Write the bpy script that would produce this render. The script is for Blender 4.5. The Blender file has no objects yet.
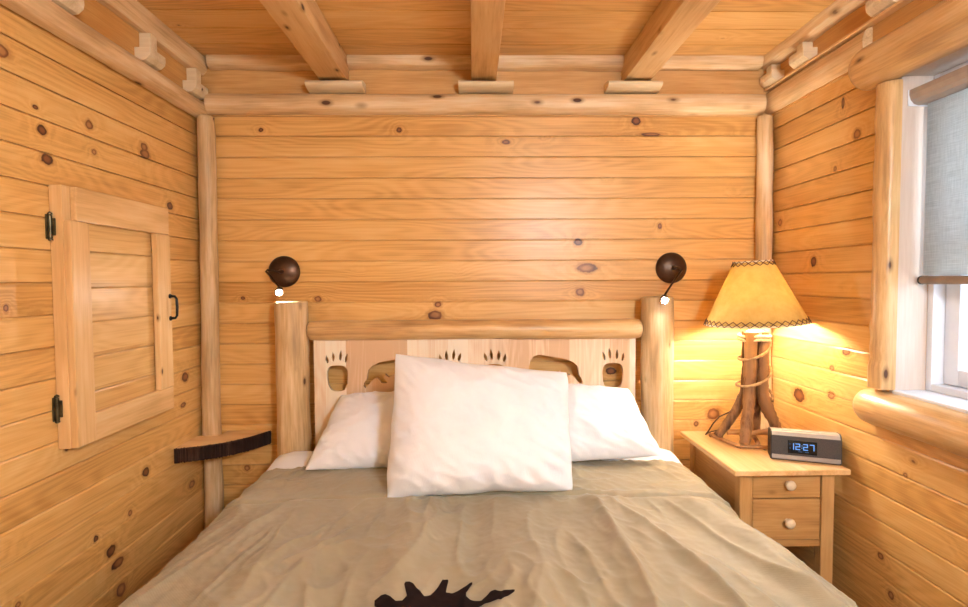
import bpy, bmesh, math, random
from mathutils import Vector, Matrix, noise as mnoise
PI = math.pi
R_ = math.radians
COL = bpy.context.scene.collection
random.seed(7)

# ------------------------------------------------------------------ dimensions (metres)
XL, XR = -1.179, 1.307          # side walls
YB, YF = 0.0, -3.7              # wall behind the bed, wall behind the camera
ZC = 2.27                       # ceiling boards
PITCH = 0.0895                  # wall board exposure
WIN_Y0, WIN_Y1, WIN_Z0, WIN_Z1 = -0.73, -1.62, 0.975, 1.935
TX, TZ = 1.083, 0.675           # nightstand

# ------------------------------------------------------------------ node helpers
def new_mat(name):
    m = bpy.data.materials.new(name); m.use_nodes = True
    nt = m.node_tree; nt.nodes.clear()
    out = nt.nodes.new('ShaderNodeOutputMaterial')
    b = nt.nodes.new('ShaderNodeBsdfPrincipled')
    nt.links.new(b.outputs[0], out.inputs[0])
    return m, nt, b, out

class G:
    def __init__(s, nt): s.nt = nt
    def n(s, t, **k):
        x = s.nt.nodes.new(t)
        for a, v in k.items(): setattr(x, a, v)
        return x
    def put(s, sock, v):
        if v is None: return
        if hasattr(v, 'is_output'): s.nt.links.new(v, sock)
        else: sock.default_value = v
    def math(s, op, a, b=None, c=None, clamp=False):
        x = s.n('ShaderNodeMath', operation=op, use_clamp=clamp)
        for i, v in enumerate((a, b, c)): s.put(x.inputs[i], v)
        return x.outputs[0]
    def vmath(s, op, a, b=None, c=None, out=0):
        x = s.n('ShaderNodeVectorMath', operation=op)
        for i, v in enumerate((a, b, c)): s.put(x.inputs[i], v)
        return x.outputs[out]
    def comb(s, x, y, z):
        c = s.n('ShaderNodeCombineXYZ')
        for i, v in enumerate((x, y, z)): s.put(c.inputs[i], v)
        return c.outputs[0]
    def noise(s, vec, scale=1, detail=2, rough=.5, dist=0):
        x = s.n('ShaderNodeTexNoise')
        s.put(x.inputs['Vector'], vec); x.inputs['Scale'].default_value = scale
        x.inputs['Detail'].default_value = detail; x.inputs['Roughness'].default_value = rough
        x.inputs['Distortion'].default_value = dist
        return x.outputs['Fac']
    def ramp(s, f, stops, interp='LINEAR'):
        x = s.n('ShaderNodeValToRGB'); s.put(x.inputs[0], f); r = x.color_ramp; r.interpolation = interp
        while len(r.elements) < len(stops): r.elements.new(.5)
        for e, (p, c) in zip(r.elements, stops):
            e.position = p; e.color = (c[0], c[1], c[2], 1) if hasattr(c, '__len__') else (c, c, c, 1)
        return x.outputs[0]
    def mix(s, f, a, b, mode='MIX'):
        x = s.n('ShaderNodeMix', data_type='RGBA', blend_type=mode)
        s.put(x.inputs[0], f)
        for i, v in ((6, a), (7, b)):
            s.put(x.inputs[i], (v[0], v[1], v[2], 1) if isinstance(v, tuple) else v)
        return x.outputs[2]
    def obj(s):
        return s.n('ShaderNodeTexCoord').outputs['Object']
    def sep(s, v):
        x = s.n('ShaderNodeSeparateXYZ'); s.put(x.inputs[0], v); return x.outputs
    def white(s, w):
        x = s.n('ShaderNodeTexWhiteNoise', noise_dimensions='1D'); s.put(x.inputs['W'], w); return x.outputs
    def bump(s, h, strength, dist, bsdf):
        x = s.n('ShaderNodeBump'); x.inputs['Strength'].default_value = strength; x.inputs['Distance'].default_value = dist
        s.put(x.inputs['Height'], h); s.nt.links.new(x.outputs[0], bsdf.inputs['Normal'])

def plain(name, col, rough=.5, metal=0, spec=.5, var=.08, scale=30):
    m, nt, b, o = new_mat(name); g = G(nt)
    n = g.noise(g.obj(), scale, 3)
    c0 = tuple(max(0, c*(1-var)) for c in col); c1 = tuple(min(1, c*(1+var)) for c in col)
    g.put(b.inputs['Base Color'], g.ramp(n, [(.3, c0), (.7, c1)]))
    b.inputs['Roughness'].default_value = rough; b.inputs['Metallic'].default_value = metal
    b.inputs['Specular IOR Level'].default_value = spec
    return m

def board_mat(name, al, ac, b0, pitch, dark, mid, light, knots=(), nax=None, rough=.36, tint=.5, kscale=1.0):
    """pine boards running along axis al, stacked along axis ac; joints at b0 + k*pitch"""
    m, nt, b, o = new_mat(name); g = G(nt)
    P = g.obj(); s = g.sep(P)
    a, c = s[al], s[ac]
    f = g.math('DIVIDE', g.math('SUBTRACT', c, b0), pitch)
    idx = g.math('FLOOR', f); fr = g.math('SUBTRACT', f, idx)
    w = g.white(g.math('ADD', idx, 13.37)); r = w[0]
    a2 = g.math('MULTIPLY_ADD', r, 17.0, a)
    cm = g.math('MULTIPLY', g.math('SUBTRACT', fr, .5), pitch)      # metres inside the board
    z = g.math('MULTIPLY', idx, 3.71)
    # knots scattered at random
    v = g.n('ShaderNodeTexVoronoi', voronoi_dimensions='3D', feature='F1')
    g.put(v.inputs['Vector'], g.comb(g.math('MULTIPLY', a2, 3.2), g.math('MULTIPLY', cm, 4.6), z)); v.inputs['Scale'].default_value = 1
    kd = g.math('DIVIDE', v.outputs['Distance'], .036*kscale)
    # knots at their known places
    for k in knots:
        inv = [0, 0, 0]; off = [0, 0, 0]
        ra, rc_ = k[2]*.86, k[3]*.86
        inv[al] = 1/ra; inv[ac] = 1/rc_; off[al] = -k[0]/ra; off[ac] = -k[1]/rc_
        d = g.vmath('LENGTH', g.vmath('MULTIPLY_ADD', P, tuple(inv), tuple(off)), out=1)
        kd = g.math('MINIMUM', kd, d)
    wob = g.noise(P, 55, 2)
    kd = g.math('MULTIPLY', kd, g.math('MULTIPLY_ADD', wob, .7, .65))
    near = g.math('POWER', 2.718, g.math('MULTIPLY', kd, -.55))      # 1 at a knot, 0 away
    # growth rings: contour lines of a stretched noise, bent round the knots
    ph = g.noise(g.comb(g.math('MULTIPLY', a2, 1.1), g.math('MULTIPLY', c, 7), z), 1, 1.5, .45)
    ph = g.math('ADD', ph, g.math('MULTIPLY', near, .28))
    ring = g.math('SINE', g.math('MULTIPLY', ph, 105))
    fine = g.noise(g.comb(g.math('MULTIPLY', a2, 3.0), g.math('MULTIPLY', c, 170), z), 1, 3, .6)
    cloud = g.noise(g.comb(g.math('MULTIPLY', a2, 1.3), g.math('MULTIPLY', c, 9), z), 1, 2)
    t = g.math('MULTIPLY_ADD', ring, .045, g.math('MULTIPLY_ADD', fine, .42, g.math('MULTIPLY', cloud, .42)))
    t = g.math('ADD', t, g.math('MULTIPLY', g.math('SUBTRACT', w[0], .5), .34*tint))
    colr = g.ramp(t, [(.24, dark), (.43, mid), (.64, light)])
    kn4 = g.math('DIVIDE', kd, 4)
    halo = g.ramp(kn4, [(.2, .62), (.48, 0)], 'EASE')
    colr = g.mix(halo, colr, tuple(x*y for x, y in zip(dark, (.72, .55, .42))))
    kv = g.ramp(g.noise(P, 5, 1), [(.42, 0.0), (.58, 1.0)])
    core = g.mix(kv, (.24, .085, .033), (.50, .235, .085))
    rim = g.mix(kv, (.065, .02, .012), (.24, .085, .03))
    kc = g.mix(g.ramp(kn4, [(.10, 0), (.20, 1)]), core, rim)
    colr = g.mix(g.ramp(kn4, [(.235, 1), (.275, 0)]), colr, kc)
    g.put(b.inputs['Base Color'], colr)
    b.inputs['Roughness'].default_value = rough
    b.inputs['Specular IOR Level'].default_value = .45
    b.inputs['Coat Weight'].default_value = .15; b.inputs['Coat Roughness'].default_value = .28
    g.bump(g.math('MULTIPLY_ADD', fine, .6, g.math('MULTIPLY', ring, .1)), .12, .002, b)
    return m

def log_mat(name, ax, dark, mid, light, rough=.5, streak=1.0, seed=0.0, knot=.05):
    """peeled log or timber with the grain running along axis ax"""
    m, nt, b, o = new_mat(name); g = G(nt)
    P = g.obj(); s = g.sep(P)
    info = g.n('ShaderNodeObjectInfo').outputs['Random']
    sh = g.math('MULTIPLY_ADD', info, 9.0, seed)
    q = [0, 0, 0]; q2 = [0, 0, 0]; q3 = [0, 0, 0]
    for i in range(3):
        v = g.math('ADD', s[i], sh)
        q[i] = g.math('MULTIPLY', v, 2.2 if i == ax else 22)
        q2[i] = g.math('MULTIPLY', v, 7 if i == ax else 150)
        q3[i] = g.math('MULTIPLY', v, 5.0 if i == ax else 11)
    lo = g.noise(g.comb(*q), 1, 3, .55, .4); hi = g.noise(g.comb(*q2), 1, 3, .6)
    blot = g.noise(g.comb(*[g.math('MULTIPLY', s[i], 4 if i == ax else 9) for i in range(3)]), 1, 2)
    t = g.math('MULTIPLY_ADD', lo, .55*streak, g.math('MULTIPLY_ADD', hi, .3, g.math('MULTIPLY', blot, .25)))
    c = g.ramp(t, [(.38, dark), (.55, mid), (.72, light)])
    v = g.n('ShaderNodeTexVoronoi', feature='F1'); g.put(v.inputs['Vector'], g.comb(*q3)); v.inputs['Scale'].default_value = 1
    kd = g.math('DIVIDE', v.outputs['Distance'], 4*knot/.05*.11)
    c = g.mix(g.ramp(kd, [(.12, .85), (.5, 0)], 'EASE'), c, tuple(x*y for x, y in zip(dark, (.6, .5, .4))))
    c = g.mix(g.ramp(kd, [(.17, 1), (.24, 0)]), c, (.09, .035, .018))
    g.put(b.inputs['Base Color'], c)
    b.inputs['Roughness'].default_value = rough; b.inputs['Specular IOR Level'].default_value = .4
    g.bump(g.math('ADD', lo, g.math('MULTIPLY', hi, .4)), .25, .004, b)
    return m

def cloth_mat(name, c0, c1, rough=.9, weave=900, bumpd=.0006, spec=.2, sheen=.12):
    m, nt, b, o = new_mat(name); g = G(nt)
    P = g.obj()
    n = g.noise(P, 7, 4, .6)
    s = g.sep(P)
    wv = g.math('MULTIPLY', g.math('SINE', g.math('MULTIPLY', s[0], weave)), g.math('SINE', g.math('MULTIPLY', s[1], weave)))
    g.put(b.inputs['Base Color'], g.ramp(n, [(.3, c0), (.7, c1)]))
    b.inputs['Roughness'].default_value = rough
    b.inputs['Sheen Weight'].default_value = sheen; b.inputs['Sheen Roughness'].default_value = .5
    b.inputs['Specular IOR Level'].default_value = spec
    g.bump(g.math('MULTIPLY_ADD', g.noise(P, 45, 3), 1.0, g.math('MULTIPLY', wv, .06)), .35, bumpd*6, b)
    return m

def emit_mat(name, col, strength):
    m = bpy.data.materials.new(name); m.use_nodes = True; nt = m.node_tree; nt.nodes.clear()
    o = nt.nodes.new('ShaderNodeOutputMaterial'); e = nt.nodes.new('ShaderNodeEmission')
    e.inputs[0].default_value = (*col, 1); e.inputs[1].default_value = strength
    nt.links.new(e.outputs[0], o.inputs[0]); return m

# ------------------------------------------------------------------ mesh helpers
def bx(bm, x0, x1, y0, y1, z0, z1, bev=0, seg=2):
    r = bmesh.ops.create_cube(bm, size=1)
    vs = r['verts']
    for v in vs:
        v.co = Vector(((x0+x1)/2 + v.co.x*(x1-x0), (y0+y1)/2 + v.co.y*(y1-y0), (z0+z1)/2 + v.co.z*(z1-z0)))
    if bev:
        es = list({e for v in vs for e in v.link_edges})
        bmesh.ops.bevel(bm, geom=es, offset=bev, segments=seg, affect='EDGES', profile=.5)
    return bm

def box(x0, x1, y0, y1, z0, z1, bev=0, seg=2):
    return bx(bmesh.new(), x0, x1, y0, y1, z0, z1, bev, seg)

def tube(bm, pts, rad, n=12, cap=True, wob=0, seed=0, closed=False):
    """round tube through pts; rad a number or a list"""
    pts = [Vector(p) for p in pts]; N = len(pts)
    rs = rad if hasattr(rad, '__len__') else [rad]*N
    rings = []; prev = None
    for i, p in enumerate(pts):
        if closed: t = pts[(i+1) % N]-pts[i-1]
        else: t = (pts[min(i+1, N-1)]-pts[max(i-1, 0)])
        t.normalize()
        if prev is None:
            u = t.orthogonal().normalized()
        else:
            u = (prev-t*prev.dot(t))
            u = u.normalized() if u.length > 1e-6 else t.orthogonal().normalized()
        prev = u; w = t.cross(u)
        ring = []
        for k in range(n):
            a = 2*PI*k/n; d = u*math.cos(a)+w*math.sin(a); q = p+d*rs[i]
            if wob: q += d*wob*(mnoise.noise((q+Vector((seed, seed*.7, 0)))*(.35/max(rs[i], 1e-3))))
            ring.append(bm.verts.new(q))
        rings.append(ring)
    for i in range(N if closed else N-1):
        A, B = rings[i], rings[(i+1) % N]
        for k in range(n): bm.faces.new((A[k], A[(k+1) % n], B[(k+1) % n], B[k]))
    if cap and not closed:
        bm.faces.new(rings[0][::-1]); bm.faces.new(rings[-1])
    return bm

def log(p0, p1, r0, r1=None, n=24, steps=30, seed=0, wob=.10, bend=.006, round_end=.35, clamp=None, flat=None):
    """peeled log from p0 to p1; clamp=(axis, sign, value) keeps it on the room side of a plane"""
    r1 = r0 if r1 is None else r1
    p0, p1 = Vector(p0), Vector(p1); d = p1-p0; L = d.length; t = d.normalized(); u = t.orthogonal().normalized(); w = t.cross(u)
    ss = [0.0]; e = min(.5, round_end*r0/L)
    if e > 0: ss += [e*.12, e*.45]
    ss += [e+(1-2*e)*i/steps for i in range(steps+1)] if e > 0 else [i/steps for i in range(1, steps+1)]
    if e > 0: ss += [1-e*.45, 1-e*.12, 1.0]
    pts, rs = [], []
    for s in ss:
        x = s*L
        b = u*mnoise.noise(Vector((x*2.1, seed*3.1, .3)))*bend+w*mnoise.noise(Vector((x*2.1, seed*3.1+9, 5.3)))*bend
        r = r0+(r1-r0)*s
        r *= 1+.06*mnoise.noise(Vector((x*3.5, seed*1.7, 2.2)))
        if e > 0:
            q = min(s, 1-s)/e
            if q < 1: r *= .80+.20*math.sqrt(max(0, 1-(1-q)**2))
        pts.append(p0+d*s+b); rs.append(r)
    bm = tube(bmesh.new(), pts, rs, n, True, wob*r0, seed)
    for c in ([] if clamp is None else clamp):
        ax, sg, val = c
        for v in bm.verts:
            if (v.co[ax]-val)*sg < 0: v.co[ax] = val
    return bm

def lathe(bm, prof, n=32, M=None):
    """prof: (r, z) list about z"""
    M = M or Matrix()
    rings = []
    for r, z in prof:
        if r < 1e-6: rings.append([bm.verts.new(M @ Vector((0, 0, z)))])
        else: rings.append([bm.verts.new(M @ Vector((r*math.cos(2*PI*k/n), r*math.sin(2*PI*k/n), z))) for k in range(n)])
    for A, B in zip(rings, rings[1:]):
        for k in range(n):
            if len(A) == 1 and len(B) == 1: continue
            if len(A) == 1: bm.faces.new((A[0], B[k], B[(k+1) % n]))
            elif len(B) == 1: bm.faces.new((A[k], B[0], A[(k+1) % n]))
            else: bm.faces.new((A[k], B[k], B[(k+1) % n], A[(k+1) % n]))
    return bm

def wloc(o):
    v = Vector()
    while o: v += o.location; o = o.parent
    return v

def obj(name, bm, mat, parent=None, smooth=None, local=False):
    """links bm (world coordinates) as ONE mesh object, child of parent"""
    bmesh.ops.recalc_face_normals(bm, faces=bm.faces)
    if parent is not None and not local: bmesh.ops.translate(bm, verts=bm.verts, vec=-wloc(parent))
    me = bpy.data.meshes.new(name); bm.to_mesh(me); bm.free()
    for m in (mat if isinstance(mat, (list, tuple)) else [mat]): me.materials.append(m)
    o = bpy.data.objects.new(name, me); COL.objects.link(o)
    if parent is not None: o.parent = parent
    if smooth is not None:
        if smooth >= 180:
            for p in me.polygons: p.use_smooth = True
        else:
            me.shade_smooth() if hasattr(me, 'shade_smooth') else None
            try: me.set_sharp_from_angle(angle=math.radians(smooth))
            except Exception: pass
    return o

def tag(o, label, cat, group=None):
    o['label'] = label; o['category'] = cat
    if group: o['group'] = group
    return o

def thing(name, label, cat, loc=(0, 0, 0), group=None):
    o = bpy.data.objects.new(name, None); COL.objects.link(o); o.location = loc
    o.empty_display_size = .05
    return tag(o, label, cat, group)

def struct(name, bm, mat, parent=None, smooth=None):
    o = obj(name, bm, mat, parent, smooth)
    if parent is None: o['kind'] = 'structure'
    return o

def dup(root, loc, label):
    def cp(o, par):
        c = o.copy(); COL.objects.link(c)
        if par: c.parent = par
        for ch in list(o.children): cp(ch, c)
        return c
    r = cp(root, None); r.location = loc; r['label'] = label
    return r

# ------------------------------------------------------------------ materials
AMB_D, AMB_M, AMB_L = (.54, .272, .075), (.745, .425, .142), (.85, .56, .235)
K_BACK = [(-0.68, 1.247, 0.0175, 0.0135), (-0.157, 1.219, 0.0155, 0.0135), (-0.171, 1.173, 0.0355, 0.0225), (0.468, 1.27, 0.0205, 0.0195), (0.499, 1.376, 0.0475, 0.0215), (0.459, 1.49, 0.0205, 0.0165), (0.606, 0.919, 0.0275, 0.0185), (0.778, 1.956, 0.0485, 0.0085), (0.712, 2.014, 0.0225, 0.0205), (0.144, 1.924, 0.0185, 0.0105), (-0.318, 1.976, 0.0125, 0.0115), (-0.911, 1.976, 0.0115, 0.0095), (1.067, 0.722, 0.0305, 0.0275), (0.989, 0.678, 0.0115, 0.0125), (-1.005, 1.253, 0.0095, 0.0085), (-1.005, 0.503, 0.0135, 0.0135), (0.82, 1.558, 0.0095, 0.0135)]
K_LEFT = [(-0.968, 1.904, 0.0245, 0.0175), (-0.85, 1.741, 0.0175, 0.0145), (-0.666, 1.807, 0.0185, 0.0155), (-0.389, 1.808, 0.0215, 0.0165), (-0.871, 1.796, 0.0105, 0.0065), (-0.837, 1.665, 0.0225, 0.0165), (-0.648, 1.729, 0.0115, 0.0095), (-0.384, 1.785, 0.0305, 0.0185), (-0.233, 1.62, 0.0215, 0.0165), (-0.988, 1.26, 0.0085, 0.0105), (-0.16, 0.937, 0.0275, 0.0205), (-0.181, 0.827, 0.0225, 0.0105), (-0.438, 0.644, 0.0215, 0.0185), (-0.533, 0.536, 0.0105, 0.0115), (-0.7, 0.527, 0.0115, 0.0115), (-0.634, 0.455, 0.0245, 0.0195), (-0.603, 0.399, 0.0355, 0.0175), (-0.592, 0.302, 0.0255, 0.0245), (-0.13, 0.483, 0.0245, 0.0165), (-0.989, 0.494, 0.0095, 0.0085)]
K_RIGHT = [(-0.313, 1.388, 0.0185, 0.0215), (-0.081, 1.563, 0.0155, 0.0155), (-0.427, 1.718, 0.0085, 0.0095), (-0.536, 1.813, 0.0195, 0.0175), (-0.462, 1.941, 0.0085, 0.0215), (-0.505, 1.066, 0.0225, 0.0145), (-0.237, 0.855, 0.0395, 0.0305), (-0.43, 0.896, 0.0225, 0.0155), (-0.431, 0.996, 0.0125, 0.0115), (-0.778, 0.725, 0.0085, 0.0075), (-0.687, 0.427, 0.0135, 0.0115), (-0.734, 0.326, 0.0125, 0.0135)]
B0_BACK, B0_LEFT, B0_RIGHT, B0_CEIL = 2.041-30*PITCH, 2.041-30*PITCH, 1.9735-30*PITCH, -.16-40*.135
M = {}
M['back'] = board_mat('pine_boards_back', 0, 2, B0_BACK, PITCH, AMB_D, AMB_M, AMB_L, K_BACK)
M['left'] = board_mat('pine_boards_left', 1, 2, B0_LEFT, PITCH, AMB_D, AMB_M, AMB_L, K_LEFT)
M['right'] = board_mat('pine_boards_right', 1, 2, B0_RIGHT, PITCH, AMB_D, AMB_M, AMB_L, K_RIGHT)
M['front'] = board_mat('pine_boards_front', 0, 2, B0_BACK, PITCH, AMB_D, AMB_M, AMB_L)
M['ceil'] = board_mat('pine_boards_ceiling', 0, 1, B0_CEIL, .135, AMB_D, AMB_M, AMB_L, tint=.35, kscale=.7)
M['floor'] = board_mat('dark_floor_boards', 1, 0, 0, .13, (.12, .055, .022), (.18, .085, .035), (.24, .12, .05))
LG = ((.46, .27, .12), (.70, .47, .25), (.84, .66, .43))
for i, n in enumerate('xyz'):
    M['log_'+n] = log_mat('peeled_pine_log_'+n, i, *LG)
    M['post_'+n] = log_mat('cedar_post_'+n, i, (.36, .22, .10), (.62, .42, .22), (.82, .64, .42), rough=.45, knot=.035)
    M['beam_'+n] = log_mat('sawn_beam_'+n, i, (.55, .31, .13), (.74, .49, .24), (.82, .60, .34), rough=.55, knot=.04)
    M['plank_'+n] = log_mat('clear_pine_'+n, i, (.58, .34, .14), (.74, .47, .22), (.82, .58, .32), rough=.4, knot=.025)
    M['case_'+n] = log_mat('window_casing_log_'+n, i, (.38, .20, .08), (.64, .39, .17), (.80, .57, .31), rough=.33, knot=.04)
for i, n in enumerate('xyz'):
    M['stand_'+n] = log_mat('nightstand_shaded_pine_'+n, i, (.36, .18, .06), (.54, .30, .11), (.66, .41, .18), rough=.42, knot=.035)  # darker than the top: shade on front and sides put into the colour
M['fascia_x'] = log_mat('fascia_board_x', 0, (.56, .30, .10), (.72, .43, .18), (.80, .53, .26), rough=.45, streak=.6, knot=.012)
M['fascia_y'] = log_mat('fascia_board_y', 1, (.54, .26, .075), (.68, .37, .12), (.76, .46, .18), rough=.45, streak=.6, knot=.012)
M['block'] = log_mat('pale_block_wood', 0, (.62, .46, .27), (.76, .60, .39), (.84, .70, .50), rough=.6, knot=.03)
M['panel'] = board_mat('headboard_planks', 2, 0, -.715, .0855, (.70, .46, .28), (.85, .64, .45), (.92, .80, .64), tint=1.6, kscale=.6, rough=.5)
M['white'] = cloth_mat('white_cotton', (.79, .81, .90), (.85, .87, .95))
M['comf'] = cloth_mat('taupe_comforter', (.30, .26, .175), (.35, .305, .215), rough=.55, spec=.4)
M['print'] = cloth_mat('dark_brown_print', (.010, .004, .004), (.014, .006, .006), rough=.8, sheen=0, spec=.1)
M['bronze'] = plain('dark_bronze', (.085, .05, .034), .38, .8, var=.3, scale=18)
M['iron'] = plain('black_iron', (.03, .03, .032), .4, .8)
M['hinge'] = plain('aged_brass_hinge', (.10, .085, .05), .4, .9, var=.5)
M['vinyl'] = plain('white_vinyl', (.80, .82, .88), .4, var=.02)
M['jamb'] = log_mat('painted_jamb', 2, (.60, .48, .40), (.68, .57, .50), (.74, .64, .58), rough=.45, streak=.6, knot=.004)
M['bark'] = log_mat('dark_bark', 2, (.018, .009, .008), (.045, .02, .014), (.17, .09, .06), rough=.85, knot=.02)
M['stick'] = log_mat('bark_on_stick', 2, (.02, .008, .005), (.075, .028, .011), (.27, .14, .065), rough=.6, streak=1.5, knot=.05)
M['twig'] = log_mat('twig_bark', 0, (.07, .03, .014), (.20, .09, .035), (.42, .24, .12), rough=.6, streak=1.5)
M['rope'] = plain('natural_rope', (.66, .55, .40), .85, var=.25, scale=140)
M['vine'] = plain('vine', (.34, .22, .12), .7, var=.35, scale=60)
M['lace'] = plain('brown_leather_lace', (.10, .04, .018), .6, var=.2)
M['cord'] = plain('brown_cord', (.07, .035, .018), .5)
M['ivory'] = plain('shade_trim', (.80, .70, .50), .8)
M['silver'] = plain('brushed_silver', (.36, .35, .35), .35, .35, var=.06)
M['darkgrey'] = plain('charcoal_speaker_cloth', (.055, .052, .055), .7, var=.25, scale=400)
M['blackgloss'] = plain('black_screen', (.006, .007, .01), .12)
M['rubber'] = plain('black_plastic', (.012, .012, .013), .45)
M['knob'] = plain('pale_wood_knob', (.80, .64, .46), .4, var=.06)
M['digit'] = emit_mat('blue_white_digits', (.16, .36, .80), .55)
M['digit_dim'] = emit_mat('dim_blue_icons', (.25, .40, .7), .16)
M['spot'] = emit_mat('spot_bulb', (1.0, .93, .84), 420)
M['bulb'] = emit_mat('lamp_bulb', (1.0, .935, .80), 225)
M['opal'] = emit_mat('added_fill_opal', (.74, .885, 1.0), 80)  # glow of the globe added behind the camera to light the room

# parchment shade: diffuse + translucent
m, nt, b, o = new_mat('parchment_shade'); g = G(nt)
n_ = g.noise(g.obj(), 26, 4, .6)
cc = g.ramp(n_, [(.3, (.55, .37, .12)), (.7, (.64, .46, .17))])
d_ = g.n('ShaderNodeBsdfDiffuse'); g.put(d_.inputs[0], cc)
t_ = g.n('ShaderNodeBsdfTranslucent'); g.put(t_.inputs[0], cc)
mx = g.n('ShaderNodeMixShader'); mx.inputs[0].default_value = .20
nt.links.new(d_.outputs[0], mx.inputs[1]); nt.links.new(t_.outputs[0], mx.inputs[2]); nt.links.new(mx.outputs[0], o.inputs[0])
M['shade'] = m
# roller blind weave
m, nt, b, o = new_mat('grey_blind_weave'); g = G(nt); P = g.obj(); s = g.sep(P)
n_ = g.noise(g.comb(0.0, g.math('MULTIPLY', s[1], 14), g.math('MULTIPLY', s[2], 420)), 1, 3, .6)
n2 = g.noise(g.comb(0.0, g.math('MULTIPLY', s[1], 300), g.math('MULTIPLY', s[2], 22)), 1, 2, .6)
cc = g.ramp(g.math('MULTIPLY_ADD', n_, .6, g.math('MULTIPLY', n2, .4)), [(.35, (.51, .52, .51)), (.65, (.71, .72, .715))])
d_ = g.n('ShaderNodeBsdfDiffuse'); g.put(d_.inputs[0], cc)
t_ = g.n('ShaderNodeBsdfTranslucent'); g.put(t_.inputs[0], cc)
mx = g.n('ShaderNodeMixShader'); mx.inputs[0].default_value = .62
nt.links.new(d_.outputs[0], mx.inputs[1]); nt.links.new(t_.outputs[0], mx.inputs[2]); nt.links.new(mx.outputs[0], o.inputs[0])
M['blind'] = m
# window glass: see-through with a faint reflection
m, nt, b, o = new_mat('window_glass'); g = G(nt)
t_ = g.n('ShaderNodeBsdfTransparent'); t_.inputs[0].default_value = (.93, .96, .97, 1)
gl = g.n('ShaderNodeBsdfGlossy'); gl.inputs['Roughness'].default_value = .02
mx = g.n('ShaderNodeMixShader'); mx.inputs[0].default_value = .06
nt.links.new(t_.outputs[0], mx.inputs[1]); nt.links.new(gl.outputs[0], mx.inputs[2]); nt.links.new(mx.outputs[0], o.inputs[0])
M['glass'] = m

# ------------------------------------------------------------------ the room shell
def profile(b0, pitch, lo, hi, depth=.004, ch=.008):
    pts = [(lo, 0.0)]
    k = math.floor((lo-b0)/pitch)
    while b0+k*pitch < hi+pitch:
        j = b0+k*pitch
        for q in ((j-ch, 0), (j-.0030, -depth*.7), (j-.0030, -depth*2.4), (j-.0002, -depth*2.4), (j, 0.0)):
            if lo+1e-4 < q[0] < hi-1e-4: pts.append(q)
        k += 1
    pts.append((hi, 0.0))
    return pts

def strip(bm, f, a0, a1, lo, hi, b0, pitch, back=.06, **kw):
    """boards between a0..a1 (along) and lo..hi (across); f(a, b, d) -> world, d > 0 into the room"""
    pr = profile(b0, pitch, lo, hi, **kw)
    A = [bm.verts.new(f(a0, b_, d)) for b_, d in pr]; B = [bm.verts.new(f(a1, b_, d)) for b_, d in pr]
    for i in range(len(pr)-1): bm.faces.new((A[i], A[i+1], B[i+1], B[i]))
    c = [bm.verts.new(f(a, b_, -back)) for a, b_ in ((a0, lo), (a0, hi), (a1, hi), (a1, lo))]
    bm.faces.new(c)
    bm.faces.new((A[0], B[0], c[3], c[0])); bm.faces.new((A[-1], c[1], c[2], B[-1]))
    bm.faces.new([c[0], c[1]]+A[::-1]); bm.faces.new(B+[c[2], c[3]])
    return bm

fb = lambda a, b_, d: (a, YB-d, b_)
fl = lambda a, b_, d: (XL+d, a, b_)
fr_ = lambda a, b_, d: (XR-d, a, b_)
ff = lambda a, b_, d: (a, YF+d, b_)
fc = lambda a, b_, d: (a, b_, ZC-d)
struct('wall_back', strip(bmesh.new(), fb, XL-.06, XR+.06, 0, ZC, B0_BACK, PITCH), M['back'])
struct('wall_left', strip(bmesh.new(), fl, YF, YB, 0, ZC, B0_LEFT, PITCH), M['left'])
bm = bmesh.new()
wy0, wy1, wz0, wz1 = WIN_Y0+.0185, WIN_Y1-.0185, WIN_Z0-.0205, WIN_Z1+.0185
strip(bm, fr_, wy0, YB, 0, ZC, B0_RIGHT, PITCH); strip(bm, fr_, YF, wy1, 0, ZC, B0_RIGHT, PITCH)
strip(bm, fr_, wy1, wy0, 0, wz0, B0_RIGHT, PITCH); strip(bm, fr_, wy1, wy0, wz1, ZC, B0_RIGHT, PITCH)
struct('wall_right', bm, M['right'])
struct('wall_front', strip(bmesh.new(), ff, XL-.06, XR+.06, 0, ZC, B0_BACK, PITCH), M['front'])
struct('ceiling', strip(bmesh.new(), fc, XL-.06, XR+.06, YF-.06, YB+.06, B0_CEIL, .135, depth=.002, ch=.005), M['ceil'])
struct('floor', box(XL-.06, XR+.06, YF-.06, YB+.06, -.08, 0), M['floor'])

# smooth fascia boards between the rail logs and the ceiling
struct('trim_1', box(XL+.012, XR-.012, YB-.014, YB-.0005, 2.03, ZC-.0005), M['fascia_x'])
struct('trim_2', box(XL+.0005, XL+.012, -2.6, YB-.0005, 2.03, ZC-.0005), M['fascia_y'])
struct('trim_3', box(XR-.012, XR-.0005, -2.6, YB-.0005, 2.03, ZC-.0005), M['fascia_y'])
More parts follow.
